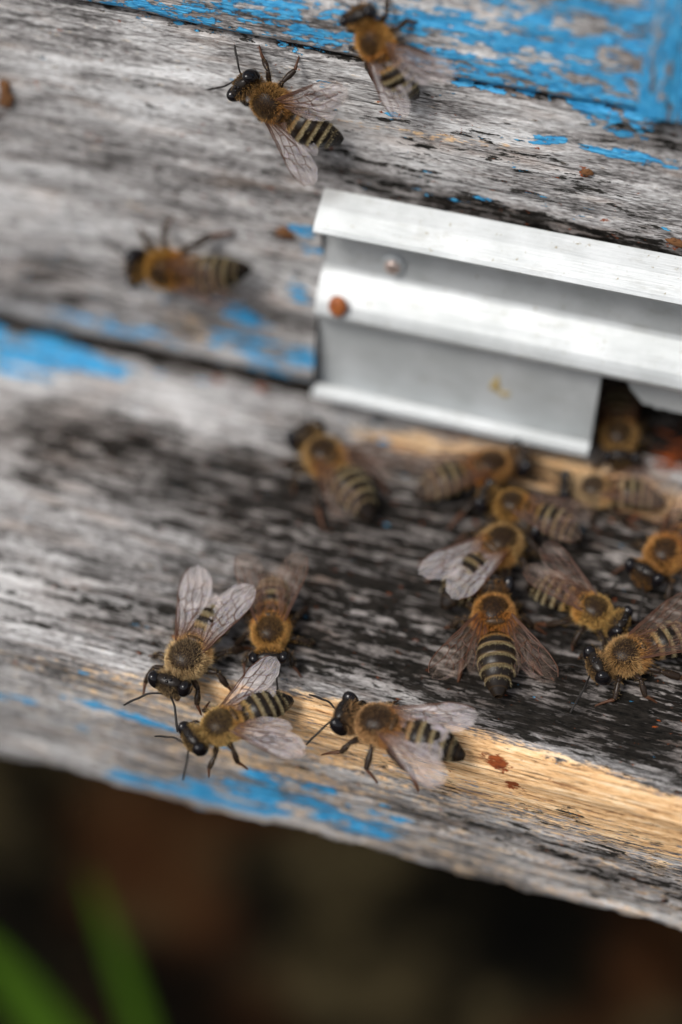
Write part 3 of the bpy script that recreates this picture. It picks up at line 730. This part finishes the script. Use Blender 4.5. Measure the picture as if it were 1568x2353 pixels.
    cc = np.tile(FUR, (len(rr), 1)); cc[Pp[:, 0] < -.6] = FUR*np.array([.95, .8, .62])
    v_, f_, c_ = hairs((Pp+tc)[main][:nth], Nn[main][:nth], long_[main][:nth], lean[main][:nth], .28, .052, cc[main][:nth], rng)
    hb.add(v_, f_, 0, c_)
    bi = bald & (rnd < .42)
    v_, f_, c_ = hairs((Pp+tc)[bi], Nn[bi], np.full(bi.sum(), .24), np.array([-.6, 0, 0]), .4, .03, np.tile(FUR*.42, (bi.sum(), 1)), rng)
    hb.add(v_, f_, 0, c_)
    # --- head
    hr = rotm('Z', headyaw)@rotm('Y', .32+headpitch); hc = np.array([5.45, 0, 2.55])
    def HP(Q): return (np.asarray(Q)*1.12)@hr.T+hc
    E = ELL*np.array([1.02, 1.72, 1.62]); E[:, 1] *= (.80+.20*E[:, 2]/1.62); E[:, 0] += -.25*(E[:, 2]/1.6)**2*0
    b.add(HP(E), ELF, 0, (.020, .014, .010, .38))
    for sd in (-1, 1):
        E = ELL*np.array([.80, .70, 1.28]); E = E@rotm('X', -.22*sd).T@rotm('Z', -.25*sd).T+np.array([.06, 1.36*sd, .42])
        b.add(HP(E), ELF, 1)
    E = ELL*np.array([.62, 1.20, .42])+np.array([.0, 0, 1.32]); b.add(HP(E), ELF, 0, (.010, .008, .007, .22))          # glossy vertex between the eyes
    for (qx, qy) in ((.22, 0), (-.02, .28), (-.02, -.28)):
        b.add(HP(ELL*.15+np.array([qx, qy, 1.72])), ELF, 1)
    E = ELL*np.array([.40, .62, .50])+np.array([.55, 0, -1.25]); b.add(HP(E), ELF, 0, (.05, .03, .015, .35))   # clypeus and mandibles
    for sd in (-1, 1):
        pts, rr2 = smooth_path([(.5, .55*sd, -1.3), (.75, .45*sd, -1.75), (.7, .08*sd, -2.05)], [.24, .2, .08], 4)
        b.add(HP(tube(pts, rr2, 8)[0]), tube(pts, rr2, 8)[1], 0, (.09, .045, .015, .3))
    nh = int(2200*dens); D = rng.normal(0, 1, (nh, 3)); D /= np.linalg.norm(D, axis=1)[:, None]
    Pp = D*np.array([1.02, 1.72, 1.62]); Pp[:, 1] *= (.80+.20*Pp[:, 2]/1.62)
    ok = (np.abs(Pp[:, 1]) < 1.35) & ~((Pp[:, 2] > 1.15) & (Pp[:, 0] > -.30) & (Pp[:, 0] < .30)) | (Pp[:, 0] < -.30)
    Pp = Pp[ok]; Nn = D[ok]/np.array([1.02, 1.72, 1.62]); Nn /= np.linalg.norm(Nn, axis=1)[:, None]
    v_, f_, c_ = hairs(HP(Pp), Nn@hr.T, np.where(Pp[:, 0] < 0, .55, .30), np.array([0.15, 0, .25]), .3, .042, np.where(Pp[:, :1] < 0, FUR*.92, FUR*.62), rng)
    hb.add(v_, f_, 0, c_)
    # --- antennae
    for i, sd in enumerate((1, -1)):
        r0 = HP(np.array([[1.0, .28*sd, .1]]))[0]
        tgt = None
        if ant and ant[i] is not None: tgt = loc(*ant[i], 1.0)
        if tgt is None:
            tgt = r0+np.array([3.6+rng.random()*.4, (2.1+rng.random()*.8)*sd, -.9])
        v = tgt-r0; Lh = max(np.linalg.norm(v), .1)
        el = r0+v*.36+np.array([0, .25*sd, .55])
        pts = [r0, r0+(el-r0)*.5+np.array([0, 0, .12]), el, el+(tgt-el)*.33, el+(tgt-el)*.7+np.array([0, 0, .1]), tgt]
        pts, rr2 = smooth_path(pts, [.10, .10, .12, .125, .13, .09], 5)
        b.add(*tube(pts, rr2, 8), 0, (.014, .013, .013, .45))
    # --- legs
    for (ax_, hx, knee, ank, foot, rr2) in (
            ('front', 3.4, (4.5, 2.5, 2.0), (5.3, 3.0, .8), (6.1, 3.3, .08), (.33, .35, .29, .19)),
            ('mid', 2.2, (2.3, 3.1, 2.3), (2.1, 4.2, .8), (1.6, 5.0, .08), (.35, .38, .31, .19)),
            ('hind', 1.0, (-.5, 2.9, 2.2), (-2.4, 3.5, 1.0), (-3.9, 4.1, .08), (.37, .47, .54, .30))):
        for sd in (1, -1):
            j = rng.normal(0, .22, (3, 3)); K = np.array(knee)+j[0]; A_ = np.array(ank)+j[1]*np.array([1.3, 1, .4]); Ft = np.array(foot)+j[2]*np.array([2, 1.4, 0])
            Ft[2] = .08+lift*0
            K[1] = abs(K[1]); q = np.array([1, sd, 1])
            root_ = np.array([hx, 1.1, 1.55])
            mid1 = root_*.45+K*.55+np.array([0, 0, .1])
            pts, r_ = smooth_path([root_*q, mid1*q, K*q], [rr2[0]*.8, rr2[0], rr2[0]*.62], 5)
            b.add(*tube(pts, r_, 9), 0, (.020, .013, .010, .28))
            pts, r_ = smooth_path([K*q, (K*.45+A_*.55)*q, A_*q], [rr2[0]*.55, rr2[1], rr2[2]*.85], 5)
            b.add(*tube(pts, r_, 9), 0, (.022, .014, .010, .25))
            bb_ = A_*.5+Ft*.5+np.array([0, 0, .12])
            pts, r_ = smooth_path([A_*q, (A_*.7+bb_*.3)*q, bb_*q, (bb_*.3+Ft*.7)*q, Ft*q], [rr2[3]*.8, rr2[3]*1.1, rr2[3]*.8, rr2[3]*.6, .10], 4)
            b.add(*tube(pts, r_, 8), 0, (.075, .028, .012, .4))
            # claw
            b.add(*tube([Ft*q, (Ft+np.array([.12, .18, .03]))*q], [.09, .03], 6), 0, (.05, .02, .01, .4))
            # leg bristles
            nl_ = int(90*dens); tt = rng.random(nl_); Pl = (K*(1-tt[:, None])+A_*tt[:, None])*q; Dl = rng.normal(0, 1, (nl_, 3))
            Dl /= np.linalg.norm(Dl, axis=1)[:, None]
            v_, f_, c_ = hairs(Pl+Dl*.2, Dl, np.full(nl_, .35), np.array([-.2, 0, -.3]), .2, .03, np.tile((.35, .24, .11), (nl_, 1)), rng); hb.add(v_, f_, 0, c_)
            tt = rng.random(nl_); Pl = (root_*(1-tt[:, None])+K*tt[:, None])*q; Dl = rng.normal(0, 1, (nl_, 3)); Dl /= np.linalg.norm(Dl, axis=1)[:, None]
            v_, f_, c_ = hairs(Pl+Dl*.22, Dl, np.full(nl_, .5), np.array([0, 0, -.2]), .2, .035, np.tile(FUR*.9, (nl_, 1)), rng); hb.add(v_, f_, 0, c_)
    # shift the whole bee so it is centred on its origin
    sh_ = np.array([.6, 0, 0]); cp = rotm('Y', pitch)
    def fix(bag): bag.v = [((v+sh_)@cp.T) for v in bag.v]
    fix(b); fix(hb)
    body = b.build('body', [M_BEE, M_EYE], root, color=True)
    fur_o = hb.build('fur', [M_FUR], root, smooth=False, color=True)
    # --- wings
    wr = (2.0+sh_[0], 1.45, 4.0)
    for i, sd in enumerate((1, -1)):
        sp, el = wings[i]; sp = R(sp); el = R(el)
        if wtip and wtip[i] is not None:
            rt = np.array(wr)*np.array([1, sd, 1]); hz = wr[2]+9*math.sin(el)
            p = loc(*wtip[i], hz)-rt; sp = math.atan2(sd*p[1], -p[0])+.12
        ws = 1.03
        wing_mesh(FORE_LEAD, FORE_TRAIL, FV, sd, sp, el, wr, rng, M_WING[wmat], root, 'forewing', sc=ws)
        wing_mesh(HIND_LEAD, HIND_TRAIL, HV, sd, sp-.32, el-.05, (wr[0]-.75, wr[1]-.1, wr[2]-.14), rng, M_WING[wmat], root, 'hindwing', sc=ws)
    BEES.append((label[:24], round(Ln/13.6, 4)))
    return root

B, Wn = NB, NW
# sharp group at the front
make_bee('pale-furred honey bee at left facing down left, wings spread in a V', (388, 1592), (535, 1372), B, 0, wtip=((575, 1360), (450, 1303)), wings=((20, 8), (20, 8)), ant=((415, 1672), (292, 1610)), fur='pale', seed=1, headyaw=.1, dens=1.5)
make_bee('orange-collared honey bee facing the viewer head-on, its head above another bee\'s wing', (618, 1525), (632, 1315), B, 0, wings=((16, 14), (16, 14)), wtip=((690, 1290), (560, 1300)), ant=((640, 1590), (582, 1545)), fur='orange', seed=2, wmat='clear', headpitch=.25, dens=1.5)
make_bee('striped honey bee facing left, wings spread wide, just below the pale-furred bee', (436, 1710), (680, 1597), B, .02, wtip=((690, 1735), (612, 1527)), wings=((30, 4), (30, 4)), ant=((432, 1788), (367, 1687)), fur='tan', seed=3, dens=1.5)
make_bee('honey bee facing left on bare orange wood, tail beside the rust-red stains', (782, 1650), (1078, 1738), B, .02, wtip=((1025, 1825), (1072, 1640)), wings=((25, 5), (25, 5)), ant=((717, 1715), (724, 1600)), fur='tan', seed=4, dens=1.3)
make_bee('dark honey bee walking away, tail to the viewer, wings held out on both sides', (1130, 1352), (1146, 1608), B, 0, wtip=((1012, 1530), (1246, 1522)), wings=((30, -3), (30, -3)), fur='orange', seed=5, wmat='clear', curl=.8)
make_bee('honey bee with upright glassy wings, facing down right beside another bee\'s head', (1432, 1442), (1205, 1338), B, 0, wtip=((1262, 1252), (1185, 1300)), wings=((18, 20), (18, 12)), fur='tan', seed=6, wmat='clear', headpitch=.1)
make_bee('honey bee lowest at the right edge, head left and abdomen cut off by frame', (1362, 1545), (1615, 1452), B, 0, wings=((12, 4), (14, 8)), fur='tan', seed=7, wmat='clear')
make_bee('half-visible honey bee at the right edge, head pointing down left, nothing beside it', (1472, 1335), (1650, 1175), B, 0, wings=((15, 6), (15, 6)), fur='orange', seed=8, wmat='clear')
make_bee('honey bee with pale shining folded wings, head up right, above the dark one', (1208, 1212), (1012, 1398), B, 0, wtip=((962, 1318), (1040, 1380)), wings=((10, 4), (10, 4)), fur='tan', seed=9)
make_bee('honey bee amid the cluster, head left and striped abdomen slanting down right', (1108, 1160), (1345, 1252), B, .0, wings=((14, 3), (10, 3)), fur='brown', seed=10, wmat='clear', lift=.12)
make_bee('honey bee under the shutter lip with head right and pale abdomen left', (1202, 1063), (944, 1142), B, 0, wings=((12, 3), (12, 3)), fur='orange', seed=11, wmat='clear')
make_bee('honey bee in front of the dark entrance, head left and blurred wings trailing right', (1292, 1128), (1538, 1150), B, 0, wings=((14, 5), (14, 5)), fur='pale', seed=12, wmat='clear')
make_bee('lone honey bee on the board left of the cluster, head up left', (692, 1000), (868, 1205), B, 0, wings=((18, 2), (55, -4)), fur='tan', seed=13, wmat='clear')
make_bee('honey bee coming out of the dark entrance hole, only its orange collar lit', (1424, 1052), (1412, 900), B, 0, wings=((12, 3), (12, 3)), fur='brown', seed=14, wmat='clear', scale=.105)
make_bee('honey bee on the grey wall with one wing pointing right and one pointing down', (556, 182), (792, 335), Wn, 0, wtip=((685, 388), (820, 195)), wings=((40, 5), (40, 5)), ant=((485, 213), (550, 110)), fur='brown', seed=15)
make_bee('topmost honey bee on the blue chipped paint, long leg stretched down and wings folded left', (822, 22), (958, 240), Wn, 0, wtip=((898, 232), (1005, 150)), wings=((12, 4), (40, 6)), fur='orange', seed=16)
make_bee('badly blurred honey bee lying level on the wall left of the metal gate', (310, 600), (584, 622), Wn, 0, wings=((10, 8), (35, 25)), fur='orange', seed=17, wmat='clear')
print(BEES)
# ------------------------------------------------------------------ droppings
M_DROP = plain('dry_brown_dropping', (.13, .06, .025), .9, 0, .2).m
def dropping(px, py, rx, rz, label, lobes=5):
    b = Bag()
    for q_ in range(lobes):                    # a few flat crusty crumbs run together
        dx, dz = (RNG.normal(0, .45)*rx, RNG.normal(0, .45)*rz) if q_ else (0, 0)
        c = wpt(px, py, .02)+np.array([dx, 0, dz]); n = 16; V = []; ph = RNG.random()*6; k_ = 1 if q_ == 0 else RNG.uniform(.3, .6)
        for (q, hh) in ((1, 0), (.8, .6), (.45, 1), (.02, 1.05)):
            for k in range(n):
                t = 2*math.pi*k/n; w = 1+.25*math.sin(2*t+ph)+.16*math.sin(5*t+ph*2)
                V.append(c+np.array([rx*k_*q*w*math.cos(t), -.035*hh, rz*k_*q*w*math.sin(t)]))
        b.add(V, grid_faces(4, n, wrap=True))
    o = b.build('bee_dropping', M_DROP); tag(o, label, 'dropping', 'brown bee droppings on the wall'); return o
dropping(14, 215, .10, .17, 'large brown blurred dropping on the grey wall at the left edge', 8)
dropping(1350, 396, .06, .05, 'small orange dropping on the grey wall below the blue paint flecks')
dropping(1556, 558, .12, .05, 'small red-brown dropping above the metal shelf at the right edge')
dropping(655, 536, .10, .08, 'dull brown dropping between the blurred bee and the metal gate')

# ------------------------------------------------------------------ focus
fp = (bpt(470, 1560)+bpt(1130, 1560))/2
cam.data.dof.focus_distance = float(((bpt(430, 1530, .3)+bpt(560, 1650, .3))/2-CAM)@CD)
cam.data.dof.aperture_fstop = (cam.data.lens*1e-3)/1.28
for q in ((0, 1400), (450, 1580), (800, 1650), (1130, 1480), (1430, 1440), (700, 900), (1500, 1900)):
    print(q, 'depth', round(float((bpt(*q)-CAM)@CD), 2))
print('focus', cam.data.dof.focus_distance, cam.data.dof.aperture_fstop)
